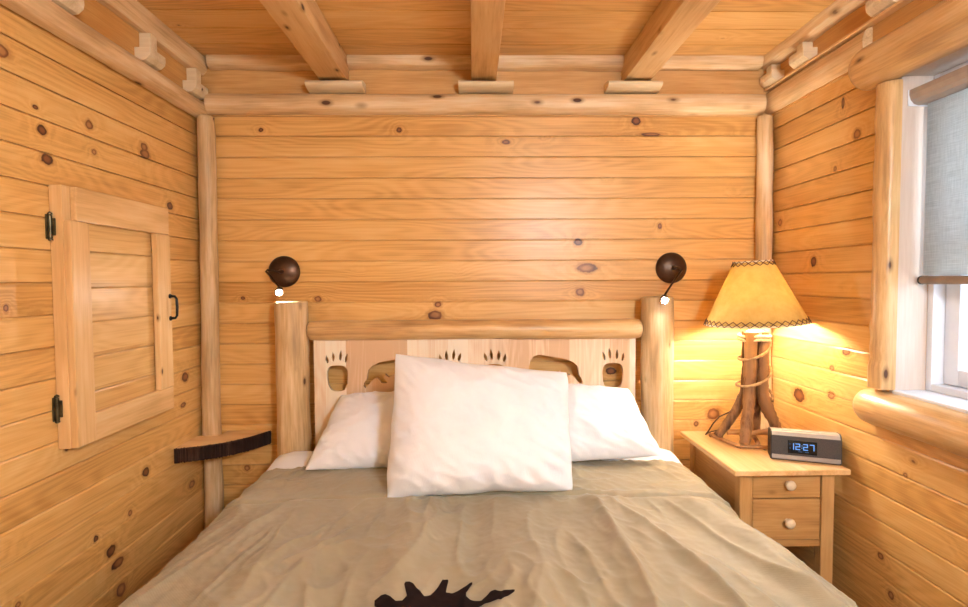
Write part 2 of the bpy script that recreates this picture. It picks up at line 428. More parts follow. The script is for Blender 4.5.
# slabs in the corner of wall and ceiling
def slab(p0, p1, ax, sgn, wall, z0, z1, depth, seed):
    """half-log slab along a wall top: wavy lower edge, flat against wall and ceiling"""
    bm = bmesh.new(); p0, p1 = Vector(p0), Vector(p1); L = (p1-p0).length; N = max(4, int(L/.04)); rings = []
    for i in range(N+1):
        p = p0+(p1-p0)*i/N; x = L*i/N
        zl = z0+.006*mnoise.noise(Vector((x*5, seed, 0)))+.003*mnoise.noise(Vector((x*17, seed, 4)))
        dp = depth*(1+.12*mnoise.noise(Vector((x*4, seed, 8))))
        prof = [(0, zl), (dp*.55, zl+.002), (dp*.86, zl+(z1-zl)*.22), (dp, zl+(z1-zl)*.6), (dp*.98, z1), (0, z1)]
        ring = []
        for d, z in prof:
            q = p.copy(); q[ax] = wall+sgn*d; q.z = z; ring.append(bm.verts.new(q))
        rings.append(ring)
    for A, B in zip(rings, rings[1:]):
        for k in range(6): bm.faces.new((A[k], A[(k+1) % 6], B[(k+1) % 6], B[k]))
    bm.faces.new(rings[0][::-1]); bm.faces.new(rings[-1]); return bm
BEAMS = ((-.64, -.525), (-.004, .102), (.642, .756))
ends = [XL+.07]+[v for b_ in BEAMS for v in b_]+[XR-.07]
for i in range(4):
    struct('trim_%d' % (4+i), slab((ends[2*i]+.0005, 0, 0), (ends[2*i+1]-.0005, 0, 0), 1, -1, -.0145, 2.220+.004*(i % 2), ZC-.0005, .048, i), M['log_x'], smooth=40)
struct('trim_8', slab((0, -.016, 0), (0, -2.6, 0), 0, 1, XL+.0125, 2.198, ZC-.0005, .042, 9.3), M['log_y'], smooth=40)
struct('trim_9', slab((0, -.016, 0), (0, -2.6, 0), 0, -1, XR-.0125, 2.225, ZC-.0005, .055, 4.1), M['log_y'], smooth=40)
# rail logs under the fascia
def rail(p0, p1, ax, sgn, wall, z0, z1, depth, seed, endcut=False):
    bm = bmesh.new(); p0, p1 = Vector(p0), Vector(p1); L = (p1-p0).length; N = max(6, int(L/.035)); rings = []; K = 12
    for i in range(N+1):
        p = p0+(p1-p0)*i/N; x = L*i/N
        zb = z0+.005*mnoise.noise(Vector((x*4, seed, 0)))+.002*mnoise.noise(Vector((x*13, seed, 3)))
        zt = z1+.003*mnoise.noise(Vector((x*4, seed, 6)))
        dp = depth*(1+.10*mnoise.noise(Vector((x*3, seed, 8))))
        ring = []
        for k in range(K+1):
            a = PI*k/K; d = dp*math.sin(a)**.75; z = (zb+zt)/2-(zt-zb)/2*math.cos(a)
            q = p.copy(); q[ax] = wall+sgn*d; q.z = z; ring.append(bm.verts.new(q))
        rings.append(ring)
    for A, B in zip(rings, rings[1:]):
        for k in range(K): bm.faces.new((A[k], A[k+1], B[k+1], B[k]))
        bm.faces.new((A[K], A[0], B[0], B[K]))
    bm.faces.new(rings[0][::-1]); bm.faces.new(rings[-1]); return bm
struct('trim_10', rail((XL+.06, 0, 0), (XR-.055, 0, 0), 1, -1, -.0145, 2.034, 2.12, .050, 2.2), M['log_x'], smooth=50)
struct('trim_11', rail((0, -.016, 0), (0, -2.6, 0), 0, 1, XL+.0125, 2.014, 2.09, .05, 5.7), M['log_y'], smooth=50)
struct('trim_12', rail((0, -.016, 0), (0, -.615, 0), 0, -1, XR-.0125, 2.036, 2.132, .034, 7.9), M['log_y'], smooth=50)
# thin ledge that carries on over the window log
struct('trim_13', box(XR-.044, XR-.0125, -2.6, -.016, 2.134, 2.144, .003), M['plank_y'])

# corner posts
def corner_post(x0, x1, z0, z1, r, label, seed):
    o = obj('corner_log_post', log((x0, -r-.003, z0), (x1, -r-.003, z1), r, r*.95, seed=seed, bend=.008, round_end=.4, clamp=[(1, -1, -.001)]), M['post_z'], None, 60)
    return tag(o, label, 'post')
corner_post(-1.138, -1.124, 0.001, 2.022, .037, 'peeled log post in the left corner, behind the corner shelf', 1.3)
corner_post(1.268, 1.263, 0.001, 2.024, .034, 'peeled log post in the right corner, behind the lamp', 4.4)

# ceiling beams
nm = ('square pine ceiling beam nearest the left wall, above the left reading light',
      'square pine ceiling beam in the middle, above the headboard',
      'square pine ceiling beam nearest the window wall')
for i, (x0, x1) in enumerate(BEAMS):
    bm = box(x0, x1, -3.6, -.0155, 2.165, ZC-.0006, .006)
    tag(obj('ceiling_beam', bm, M['beam_y'], None, 40), nm[i], 'beam', 'beams across the ceiling')
# half-round blocks under the beam ends, lying on the rail
BL = ((-.69, -.455), (-.058, .172), (.568, .795))
bn = ('pale half-round wood block under the end of the left ceiling beam',
      'pale half-round wood block under the end of the middle ceiling beam',
      'pale half-round wood block under the end of the right ceiling beam')
for i, (x0, x1) in enumerate(BL):
    z0 = 2.122+.003*(i > 0)
    bm = rail((x0, 0, 0), (x1, 0, 0), 1, -1, -.016, z0, 2.1625, .085, 11+i*3)
    tag(obj('beam_end_block', bm, M['block'], None, 50), bn[i], 'wood block', 'blocks under the beam ends')

# T-shaped caps on the side walls: stub over a half-round block
def tcap(wall, sgn, y, label, z0=2.08, zt=2.2, w=.095, sw=.04, h=.045):
    o = thing('rail_cap', label, 'wood cap', (wall, y, z0), 'T-shaped caps on the side rails')
    bm = bmesh.new(); rings = []
    for yy in (y-w/2, y-w*.47, y+w*.47, y+w/2):
        e = .97 if abs(yy-y) > w*.48 else 1
        prof = [(0, z0+h*.2), (.02, z0), (.036, z0+h*.06), (.052*e, z0+h*.35), (.055*e, z0+h*.65), (.054*e, z0+h), (0, z0+h)]
        rings.append([bm.verts.new((wall+sgn*d, yy, z)) for d, z in prof])
    for A, B in zip(rings, rings[1:]):
        for k in range(7): bm.faces.new((A[k], A[(k+1) % 7], B[(k+1) % 7], B[k]))
    bm.faces.new(rings[0][::-1]); bm.faces.new(rings[-1])
    obj('cross_block', bm, M['block'], o)
    x0, x1 = sorted((wall, wall+sgn*.04))
    obj('stub', box(x0, x1, y-sw/2, y+sw/2, z0+h+.0005, zt, .002), M['block'], o)
    return o
tcap(XL+.0125, 1, -.40, 'pale T-shaped wood cap on the left wall rail, second from the corner', z0=2.091, zt=2.197)
tcap(XL+.0125, 1, -.81, 'pale T-shaped wood cap on the left wall rail, nearest the top left edge', z0=2.091, zt=2.197)
tcap(XL+.0125, 1, -.088, 'pale T-shaped wood cap high in the left corner above the log post', z0=2.091, zt=2.197, w=.1)
tcap(XR-.0125, -1, -.285, 'T-shaped wood cap on the right wall ledge beside the window log', z0=2.1445, zt=2.2225)
tcap(XR-.0125, -1, -.07, 'T-shaped wood cap high in the right corner above the log post', z0=2.1445, zt=2.2225)
tcap(XR-.0125, -1, -.70, 'T-shaped wood cap above the thick window log, cut by the top edge', z0=2.1445, zt=2.2225)

# ------------------------------------------------------------------ window in the right wall
win = bpy.data.objects.new('window_1', None); COL.objects.link(win); win.location = (XR, WIN_Y0, WIN_Z0); win['kind'] = 'structure'
XG = 1.47
y0, y1, z0, z1 = WIN_Y0, WIN_Y1, WIN_Z0, WIN_Z1
bm = bmesh.new()
bx(bm, XR-.004, XG+.05, y0, y0+.018, z0-.018, z1+.018); bx(bm, XR-.004, XG+.05, y1-.018, y1, z0-.018, z1+.018)
bx(bm, XR-.004, XG+.05, y1, y0, z1, z1+.018)
obj('jamb', bm, M['jamb'], win)
obj('stool', box(XR-.012, XG+.05, y1, y0-.0005, z0-.02, z0, .003), M['vinyl'], win)
fr = bmesh.new(); t = .02
bx(fr, 1.40, XG+.03, y0-.022, y0-.0006, z0+.0005, z1, .002); bx(fr, 1.40, XG+.03, y1, y1+.022, z0+.0005, z1, .002)
bx(fr, 1.40, XG+.03, y1+.022, y0-.022, z1-.03, z1-.0006, .002); bx(fr, 1.40, XG+.03, y1+.022, y0-.022, z0+.0006, z0+.022, .002)
fo = obj('frame', fr, M['vinyl'], win, 40)
sa = bmesh.new(); a0, a1, b0_, b1_ = y0-.024, y1+.024, z0+.024, z1-.032
bx(sa, 1.435, 1.475, a0-.05, a0, b0_, b1_, .004); bx(sa, 1.435, 1.475, a1, a1+.05, b0_, b1_, .004)
bx(sa, 1.435, 1.475, a1+.05, a0-.05, b0_, b0_+.05, .004); bx(sa, 1.435, 1.475, a1+.05, a0-.05, b1_-.045, b1_, .004)
bx(sa, 1.438, 1.475, a1+.05, a0-.05, 1.40, 1.445, .004)
bx(sa, 1.452, 1.468, a0-.155, a0-.135, b0_+.05, b1_-.045, .002); bx(sa, 1.452, 1.468, a1+.135, a1+.155, b0_+.05, b1_-.045, .002)
so = obj('sash', sa, M['vinyl'], win, 40)
obj('pane', box(1.456, 1.460, a1+.051, a0-.051, b0_+.051, b1_-.046), M['glass'], so)
# half-log casing on the wall face
obj('header_log', log((XR-.018, -.595, 2.0), (XR-.018, -1.78, 1.995), .073, .075, seed=21, wob=.05, bend=.004, round_end=.8, clamp=[(0, -1, XR-.0125)]), M['case_y'], win, 60)
obj('side_log', log((XR-.008, -.698, .975), (XR-.008, -.694, 1.925), .043, .042, seed=31, wob=.14, bend=.005, round_end=.05, clamp=[(0, -1, XR-.0005), (1, 1, -.7305)]), M['case_z'], win, 60)
obj('sill_log', log((XR-.012, -.622, .908), (XR-.012, -1.78, .908), .057, .06, seed=41, wob=.06, bend=.003, round_end=.9, clamp=[(0, -1, XR-.0005)]), M['case_y'], win, 60)
obj('far_side_log', log((XR-.008, -1.64, .985), (XR-.008, -1.64, 1.925), .046, .045, seed=35, wob=.14, bend=.006, round_end=.05, clamp=[(0, -1, XR-.0005), (1, -1, -1.617)]), M['case_z'], win, 60)

# roller blind
bl = thing('roller_blind', 'grey woven roller blind pulled halfway down the window', 'blind', (1.36, -.74, 1.93))
by0, by1 = y0-.006, y1+.006
bm = bmesh.new()
pr = [(1.388, 1.845), (1.35, 1.845), (1.336, 1.850), (1.327, 1.86), (1.322, 1.875), (1.322, 1.890), (1.388, 1.890)]
A = [bm.verts.new((x, by0, z)) for x, z in pr]; B = [bm.verts.new((x, by1, z)) for x, z in pr]
for i in range(len(pr)): bm.faces.new((A[i], A[(i+1) % len(pr)], B[(i+1) % len(pr)], B[i]))
bm.faces.new(A[::-1]); bm.faces.new(B)
obj('cassette', bm, plain('blind_cassette', (.42, .36, .32), .45, .2), bl)
obj('end_cap', box(1.3205, 1.389, by0+.0005, by0+.005, 1.843, 1.892, .0015), M['vinyl'], bl)
obj('fabric', box(1.366, 1.3672, by1+.02, by0-.016, 1.33, 1.85), M['blind'], bl)
bm = tube(bmesh.new(), [(1.367, by0-.014, 1.316), (1.367, by1+.008, 1.316)], .0125, 14)
obj('bottom_bar', bm, plain('blind_bar', (.26, .17, .11), .5), bl, 60)
obj('bar_cap', tube(bmesh.new(), [(1.367, by0-.0085, 1.316), (1.367, by0-.0135, 1.316)], .0135, 14), M['rubber'], bl, 60)

# ------------------------------------------------------------------ cupboard door on the left wall
cd = thing('cupboard_door', 'pine cupboard door with frame and boarded panel on the left wall', 'cupboard door', (XL, -.54, .85))
DY0, DY1, DZ0, DZ1 = -.838, -.345, .852, 1.595
X0 = XL+.001
bm = bmesh.new()
bx(bm, X0, X0+.036, DY0, DY0+.075, DZ0, DZ1, .002); bx(bm, X0, X0+.036, DY1-.07, DY1, DZ0, DZ1, .002)
bx(bm, X0, X0+.036, DY0+.075, DY1-.07, DZ0, DZ0+.08, .002); bx(bm, X0, X0+.036, DY0+.075, DY1-.07, DZ1-.08, DZ1, .002)
obj('box_frame', bm, M['plank_z'], cd)
pm = board_mat('pine_boards_cupboard', 1, 2, DZ0+.04-20*.105, .105, (.54, .29, .095), (.70, .43, .165), (.79, .53, .24), tint=.5, kscale=.35, rough=.55)
bm = strip(bmesh.new(), lambda a, b_, d: (X0+.03+d, a, b_), DY0+.076, DY1-.071, DZ0+.081, DZ1-.081, DZ0+.04-20*.105, .105, back=.02)
obj('panel', bm, pm, cd)
obj('stile', box(X0+.0365, X0+.057, DY0, DY0+.075, DZ0+.001, DZ1-.098, .003), M['plank_z'], cd)
obj('stile', box(X0+.0365, X0+.057, DY1-.082, DY1, DZ0+.085, DZ1-.098, .003), M['plank_z'], cd)
obj('rail', box(X0+.0365, X0+.055, DY0+.028, DY1, DZ1-.097, DZ1-.001, .003), M['plank_y'], cd)
obj('rail', box(X0+.0365, X0+.055, DY0+.0755, DY1, DZ0+.001, DZ0+.084, .003), M['plank_y'], cd)
for z in (1.478, .968):
    bm = bmesh.new()
    bx(bm, XL+.0005, XL+.0045, DY0-.016, DY0-.003, z-.034, z+.034, .0015)
    bx(bm, XL+.002, XL+.019, DY0-.0045, DY0-.0005, z-.024, z+.024, .0015)
    tube(bm, [(XL+.007, DY0-.006, z-.032), (XL+.007, DY0-.006, z+.032)], .0055, 10)
    for zz in (-.036, .036): lathe(bm, [(0, -.005), (.006, -.002), (.006, .002), (0, .006)], 10, Matrix.Translation((XL+.007, DY0-.006, z+zz)))
    for zz in (-.018, .018): bx(bm, XL+.012, XL+.018, DY0-.0065, DY0-.004, z+zz-.004, z+zz+.004, .001)
    obj('hinge', bm, M['hinge'], cd, 40)
bm = bmesh.new(); hy, hx = DY1-.012, X0+.0575
tube(bm, [(hx, hy, 1.19), (hx+.018, hy, 1.191), (hx+.024, hy, 1.20), (hx+.0255, hy, 1.232), (hx+.024, hy, 1.262), (hx+.018, hy, 1.271), (hx, hy, 1.272)], [.0055, .0045, .0045, .0052, .0045, .0045, .0055], 10)
for z in (1.19, 1.272): lathe(bm, [(0, 0), (.009, 0), (.008, .003), (0, .0035)], 14, Matrix.Translation((hx, hy, z)) @ Matrix.Rotation(PI/2, 4, 'Y'))
obj('pull_handle', bm, M['iron'], cd, 60)

# ------------------------------------------------------------------ corner shelf with bark edge
sh = thing('corner_shelf', 'small corner shelf with a dark bark edge on the left log post', 'shelf', (XL, 0, .64))
SZ0, SZ1 = .628, .672
ptsE = []
pA, pB = Vector((XL+.003, -.262, 0)), Vector((-.895, -.012, 0))
for i in range(41):
    t = i/40; p = pA.lerp(pB, t)
    nrm = Vector((.68, -.73, 0)); p += nrm*(.050*math.sin(PI*t)+.0035*mnoise.noise(Vector((t*9, 2, 1)))); ptsE.append(p)
poly = [Vector((-1.083, -.082, 0)), Vector((XL+.003, -.082, 0)), Vector((pA.x, pA.y, 0))]+ptsE[1:-1]+[Vector((pB.x, -.004, 0)), Vector((-1.083, -.004, 0))]
bm = bmesh.new()
A = [bm.verts.new((p.x, p.y, SZ0)) for p in poly]; B = [bm.verts.new((p.x, p.y, SZ1)) for p in poly]
bm.faces.new(A[::-1]); bm.faces.new(B)
for i in range(len(poly)): bm.faces.new((A[i], A[(i+1) % len(poly)], B[(i+1) % len(poly)], B[i]))
obj('slab', bm, M['plank_x'], sh)
bm = bmesh.new(); prev = None; N = 220
for i in range(N+1):
    t = i/N*40; k = min(39, int(t)); p = ptsE[k].lerp(ptsE[k+1], t-k); nrm = Vector((.68, -.73, 0))
    ridge = abs(math.sin(i*.9+3*mnoise.noise(Vector((i*.11, 3, 0)))))
    col_ = []
    for j, zz in enumerate((SZ0-.012, SZ0-.004, SZ0+.012, SZ1-.014, SZ1-.002, SZ1+.002)):
        out = .0015+.012*ridge*(1 if 0 < j < 5 else .45)+.004*mnoise.noise(Vector((i*.3, j*.9, 7)))
        col_.append(bm.verts.new((p.x+nrm.x*out, p.y+nrm.y*out, zz+.0045*mnoise.noise(Vector((i*.35, j, 1))))))
    col_.append(bm.verts.new((p.x+nrm.x*.0006, p.y+nrm.y*.0006, SZ1+.001))); col_.append(bm.verts.new((p.x+nrm.x*.0006, p.y+nrm.y*.0006, SZ0-.010)))
    if prev:
        for j in range(8): bm.faces.new((prev[j], prev[(j+1) % 8], col_[(j+1) % 8], col_[j]))
    else: bm.faces.new(col_[::-1])
    prev = col_
bm.faces.new(prev)
obj('bark_edge', bm, M['bark'], sh)

# ------------------------------------------------------------------ reading lights
def sconce(px, pz, label, elbow, head):
    o = thing('reading_light', label, 'wall light', (px, -.002, pz), 'reading lights beside the headboard')
    Mw = Matrix.Translation((px, -.002, pz)) @ Matrix.Rotation(PI/2, 4, 'X')
    R = .068
    obj('wall_plate', lathe(bmesh.new(), [(0, 0), (R, 0), (R, .006), (R*.97, .012), (R*.8, .021), (R*.5, .029), (R*.2, .033), (0, .034)], 40, Mw), M['bronze'], o, 50)
    hub = Vector((px, -.036, pz)); el = Vector(elbow); hd = Vector(head); up = ((el-hd).normalized()*.8+Vector((-hd.x*.25, .75, .1))).normalized()
    bm = bmesh.new(); tube(bm, [hub, hub+Vector((0, -.026, 0)), hub+Vector(((el.x-px)*.3, -.034, 0)), el+Vector(((px-el.x)*.12, 0, 0)), el+Vector(((px-el.x)*.02, 0, -.006)), el.lerp(hd+up*.034, .35), el.lerp(hd+up*.034, .75), hd+up*.032], .0042, 10)
    lathe(bm, [(0, 0), (.009, 0), (.009, .02), (.006, .026), (0, .026)], 14, Matrix.Translation(hub+Vector((0, .004, 0))) @ Matrix.Rotation(PI/2, 4, 'X'))
    obj('arm', bm, M['bronze'], o, 60)
    q = Vector((0, 0, 1)).rotation_difference(up).to_matrix().to_4x4()
    Mh = Matrix.Translation(hd) @ q
    obj('lamp_head', lathe(bmesh.new(), [(.0165, -.004), (.0168, .006), (.0145, .02), (.0095, .031), (.006, .036), (0, .037), (0, .030), (.008, .027), (.0125, .018), (.0145, .006), (.0145, -.004), (.0165, -.004)], 24, Mh), M['bronze'], o, 50)
    obj('bulb', lathe(bmesh.new(), [(0, .012), (.008, .012), (.0105, .004), (.0095, -.004), (.006, -.0085), (0, -.010)], 16, Mh), M['spot'], o, 180)
    return o
sconce(-.822, 1.367, 'round dark bronze reading light left of the headboard, arm bent left', (-.876, -.075, 1.373), (-.794, -.15, 1.280))
sconce(.869, 1.374, 'round dark bronze reading light right of the headboard, nearer the lamp', (.888, -.080, 1.367), (.768, -.212, 1.240))

# ------------------------------------------------------------------ bed frame
BX = .006
bed = thing('log_bed', 'log bed frame with headboard of pine planks cut with bears and paws', 'bed', (BX, -.1, 0))
def bedpost(x, z, seed):
    o_ = log((x, -.108, .001), (x, -.108, z), .068, .0665, seed=seed, wob=.05, bend=.003, round_end=.06, n=32)
    return o_
obj('post', bedpost(-.759, 1.242, 51), M['post_z'], bed, 40)
obj('post', bedpost(.775, 1.251, 57), M['post_z'], bed, 40)
obj('top_rail', log((-.690, -.100, 1.116), (.706, -.100, 1.116), .042, .043, seed=61, wob=.06, bend=.004, round_end=1.1), M['case_x'], bed, 60)
# headboard panel with sawn holes
HX0, HX1, HZ0, HZ1 = -.672, .684, .42, 1.082
def paw_toes(cx, cz, s=1, fl=1):
    out = []
    for dx, dz, h, tilt in ((-.0385, -.006, .033, .18), (-.0155, .004, .040, .02), (.0125, .008, .043, -.12), (.0345, -.002, .035, -.3)):
        pts = []
        for k in range(14):
            a = 2*PI*k/14; r = math.sin(a); x = .0062*math.cos(a)*(1 if r < 0 else 1-.85*r); z = h/2*r
            pts.append((cx+fl*(dx+x*math.cos(tilt)-z*math.sin(tilt))*s, cz+(dz+z*math.cos(tilt)+x*math.sin(tilt))*s))
        out.append(pts)
    return out
def paw_pad(cx, cz):
    pts = []
    for k in range(28):
        a = 2*PI*k/28; x, z = math.cos(a), math.sin(a)
        sx = math.copysign(abs(x)**.62, x); sz = math.copysign(abs(z)**.75, z)
        pts.append((cx+.044*sx*(1+.12*z), cz+.056*sz))
    return pts
BEAR = [(-.116, -.066), (-.111, -.050), (-.100, -.036), (-.097, -.012), (-.093, .004), (-.076, .020), (-.052, .031), (-.028, .038), (.004, .043), (.030, .048), (.055, .053), (.074, .053), (.092, .048), (.106, .030), (.114, .004), (.114, -.02), (.118, -.058), (.086, -.060), (.08, -.034), (.055, -.026), (.012, -.020), (-.008, -.030), (-.022, -.016), (-.03, -.034), (-.014, -.047), (-.018, -.055), (-.04, -.055), (-.052, -.036), (-.062, -.032), (-.078, -.042), (-.096, -.064), (-.108, -.075)]
def bear(cx, cz, fl): return [(cx+fl*x, cz+z) for x, z in BEAR]
holes = []
for cx, fl in ((-.575, 1), (-.100, 1), (.086, -1), (.588, -1)):
    holes += paw_toes(cx, 1.004, 1.12, fl); holes.append(paw_pad(cx, .915))
holes.append(bear(-.352, .948, 1)); holes.append(bear(.345, .955, -1))
cu = bpy.data.curves.new('headboard_outline', 'CURVE'); cu.dimensions = '2D'; cu.fill_mode = 'BOTH'; cu.extrude = .011
for pl in [[(HX0, HZ0), (HX1, HZ0), (HX1, HZ1), (HX0, HZ1)]]+holes:
    sp = cu.splines.new('POLY'); sp.points.add(len(pl)-1); sp.use_cyclic_u = True
    for p, q in zip(sp.points, pl): p.co = (q[0], q[1], 0, 1)
co = bpy.data.objects.new('headboard_outline', cu); COL.objects.link(co)
dg = bpy.context.evaluated_depsgraph_get(); dg.update()
me = bpy.data.meshes.new_from_object(co.evaluated_get(dg))
bm = bmesh.new(); bm.from_mesh(me)
bpy.data.objects.remove(co); bpy.data.curves.remove(cu); bpy.data.meshes.remove(me)
bmesh.ops.remove_doubles(bm, verts=bm.verts, dist=1e-5)
for v in bm.verts: v.co = Vector((v.co.x, -.093-v.co.z, v.co.y))
obj('headboard_panel', bm, M['panel'], bed)
for x0, x1 in ((-.82, -.80), (.815, .835)):
    obj('side_rail', log((BX+(-.77 if x0 < 0 else .77), -.178, .27), (BX+(-.77 if x0 < 0 else .77), -2.2, .27), .045, seed=71+x0, round_end=.3), M['log_y'], bed, 60)
for x in (-.759, .775): obj('foot_post', log((x, -2.26, .001), (x, -2.26, .5), .06, seed=81+x, round_end=.4), M['post_z'], bed, 60)
obj('foot_rail', log((-.698, -2.26, .40), (.714, -2.26, .40), .04, seed=91, round_end=.6), M['log_x'], bed, 60)

# ------------------------------------------------------------------ bedding
def wr(x, y, sc, seed, p=2.0):
    return (1-abs(mnoise.noise(Vector((x*sc, y*sc, seed)))))**p
BZ = .606
bm = bmesh.new(); prev = None; first = None
for j in range(49):
    y = -.178-1.98*(j/48)**1.6; row = []
    up_ = .040*max(0, min(1, (y+.36)/.12)); up_ = up_ if y > -.36 else 0
    for i in range(41):
        q = i/40*2-1; a = abs(q); hw, rc = .745, .10
        if a < .8: x, z = hw*a/.8, 0
        elif a < .93: x, z = hw+rc*math.sin((a-.8)/.13*PI/2), -rc*(1-math.cos((a-.8)/.13*PI/2))
        else: x, z = hw+rc, -rc-.24*(a-.93)/.07
        row.append(bm.verts.new((BX+math.copysign(x, q), y, .592+z+up_*(1 if z > -rc else 0)+.003*mnoise.noise(Vector((x*9*q, y*9, 1))))))
    if prev:
        for i in range(40): bm.faces.new((prev[i], prev[i+1], row[i+1], row[i]))
        bm.faces.new((prev[0], row[0], row[40], prev[40]))
    else: bm.faces.new(row)
    prev = row
bm.faces.new(prev[::-1])
tag(obj('mattress', bm, M['white'], None, 60), 'white sheeted mattress showing at the head of the bed', 'mattress')
HALF, RC = .735, .115
def drape(s, y):
    """cross-section of the comforter: s = distance from the bed's centre line"""
    a = abs(s); sg = 1 if s >= 0 else -1
    if a < HALF: x, z, nx, nz = a, 0, 0, 1
    else:
        q = (a-HALF)/RC
        if q < PI/2: x, z, nx, nz = HALF+RC*math.sin(q), -RC*(1-math.cos(q)), math.sin(q), math.cos(q)
        else:
            e = a-HALF-RC*PI/2
            x, z, nx, nz = HALF+RC+.012*math.sin(e*5), -RC-e, 1, 0
    crown = .018*(1-min(1, a/HALF)**2)
    return sg*x, z+crown, sg*nx, nz
def comf(s, y):
    x, z, nx, nz = drape(s, y)
    yy = -y
    d = .007*mnoise.noise(Vector((s*3.2, y*1.6, 1)))
    # yoke seam across at y = -.52, gathered folds running down from it
    seam = math.exp(-((yy-.656)/.009)**2); d -= .010*seam
    w = max(0, min(1, (yy-.66)/.06))
    sf = s/(1+.38*(yy-.5))
    fold = (wr(sf*2.2+.10*mnoise.noise(Vector((s*2, y*1.5, 9))), y*.22, 2.7, 3.3, 4)-.4)+.3*(wr(sf*2.4+.08*mnoise.noise(Vector((s*3, y*3, 19))), y*.5, 6.0, 23.3, 4)-.4)
    d += w*.034*fold
    d += .0045*(wr(s, y*.8, 8.5, 6.1, 4)-.4)*(.5+mnoise.noise(Vector((s*2, y*2, 20))))*1.6
    d += .0060*(wr(sf*1.1+.1*y, y*.42, 15, 8.2, 6)-.25)*max(0, .35+1.3*mnoise.noise(Vector((s*2.5, y*2.5, 31))))*2
    d += .0012*mnoise.noise(Vector((s*60, y*45, 2)))
    if yy < .656:                                                # puffier yoke with cross-wise creases
        d += .010*(wr(s*.5, y*2.0, 5.5, 14.2, 2)-.5)
    return x+BX+nx*d, z+BZ+nz*d+.012, d
bm = bmesh.new(); NS, NY = 400, 400; S = HALF+RC*PI/2+.20; grid = []
for j in range(NY+1):
    row = []
    for i in range(NS+1):
        s = -S+2*S*i/NS
        yt = -.318-.028*max(0, (abs(s)-.55)/.3)**2+.006*mnoise.noise(Vector((s*5, 0, 2)))
        y = yt+(-2.17-yt)*(j/NY)**1.25
        X, Z, d = comf(s, y)
        if j == 0: Z -= .012
        row.append(bm.verts.new((X, y, Z)))
    grid.append(row)
for j in range(NY):
    for i in range(NS): bm.faces.new((grid[j][i], grid[j][i+1], grid[j+1][i+1], grid[j+1][i]))
cf = obj('comforter', bm, M['comf'], None, 180); tag(cf, 'taupe comforter spread over the bed with a dark moose print', 'comforter')
# moose head print: antlers, head and neck
half = [(.0, -1.215), (.02, -1.20), (.055, -1.192), (.064, -1.176), (.088, -1.139), (.090, -1.131), (.084, -1.132), (.058, -1.156), (.050, -1.150), (.044, -1.143), (.034, -1.148), (.012, -1.183), (-.012, -1.176), (-.022, -1.165), (-.022, -1.150), (-.008, -1.118), (-.008, -1.106), (-.014, -1.108), (-.040, -1.138), (-.055, -1.150), (-.070, -1.147), (-.069, -1.132), (-.066, -1.097), (-.072, -1.087), (-.080, -1.089), (-.090, -1.125), (-.104, -1.155), (-.118, -1.160), (-.130, -1.145), (-.148, -1.112), (-.156, -1.106), (-.166, -1.110), (-.168, -1.120), (-.156, -1.165), (-.164, -1.185), (-.178, -1.186), (-.205, -1.156), (-.215, -1.155), (-.226, -1.172), (-.222, -1.195), (-.19, -1.235), (-.17, -1.275), (-.13, -1.30), (-.10, -1.33), (-.12, -1.37), (-.115, -1.45), (-.10, -1.50), (-.05, -1.52), (-.03, -1.49), (-.03, -1.40), (.02, -1.35), (.08, -1.40), (.10, -1.36), (.05, -1.30), (.03, -1.26)]
def lean(x):
    P = ((-.23, -.026), (-.16, -.014), (-.07, .008), (-.01, -.008), (.085, -.042))
    if x <= P[0][0]: return P[0][1]
    for (x0, d0), (x1, d1) in zip(P, P[1:]):
        if x <= x1: return d0+(d1-d0)*(x-x0)/(x1-x0)
    return P[-1][1]
half = [(x*.95, -2.37+(y+lean(x)+2.37)*.957) for x, y in half]
def inside(x, y, P):
    c = False; n = len(P); j = n-1
    for i in range(n):
        if (P[i][1] > y) != (P[j][1] > y) and x < (P[j][0]-P[i][0])*(y-P[i][1])/(P[j][1]-P[i][1])+P[i][0]: c = not c
        j = i
    return c
def nearest(x, y, P):
    best = (9, x, y); n = len(P)
    for i in range(n):
        ax, ay = P[i]; bx_, by_ = P[(i+1) % n]; dx, dy = bx_-ax, by_-ay; L = dx*dx+dy*dy
        t = max(0, min(1, ((x-ax)*dx+(y-ay)*dy)/L)) if L else 0
        qx, qy = ax+dx*t, ay+dy*t; d = (qx-x)**2+(qy-y)**2
        if d < best[0]: best = (d, qx, qy)
    return best
bm = bmesh.new(); h = .0032; vs = {}; cells = []
for i in range(int(.34/h)):
    for j in range(int(.46/h)):
        x, y = -.235+i*h, -1.60+j*h
        if inside(x+h/2, y+h/2, half): cells.append((i, j))
cs = set(cells)
def cv(i, j):
    if (i, j) not in vs:
        x, y = -.235+i*h, -1.60+j*h
        if not all((i-a, j-b_) in cs for a in (0, 1) for b_ in (0, 1)):
            d, qx, qy = nearest(x, y, half)
            if d < (h*1.2)**2: x, y = qx, qy
        X, Z, d = comf(x-BX, y); vs[(i, j)] = bm.verts.new((x, y, Z+.0022))
    return vs[(i, j)]
for i, j in cells: bm.faces.new((cv(i, j), cv(i+1, j), cv(i+1, j+1), cv(i, j+1)))
pr_ = obj('moose_print', bm, M['print'], cf, 180); pr_['label'] = 'dark brown moose silhouette with spread antlers'

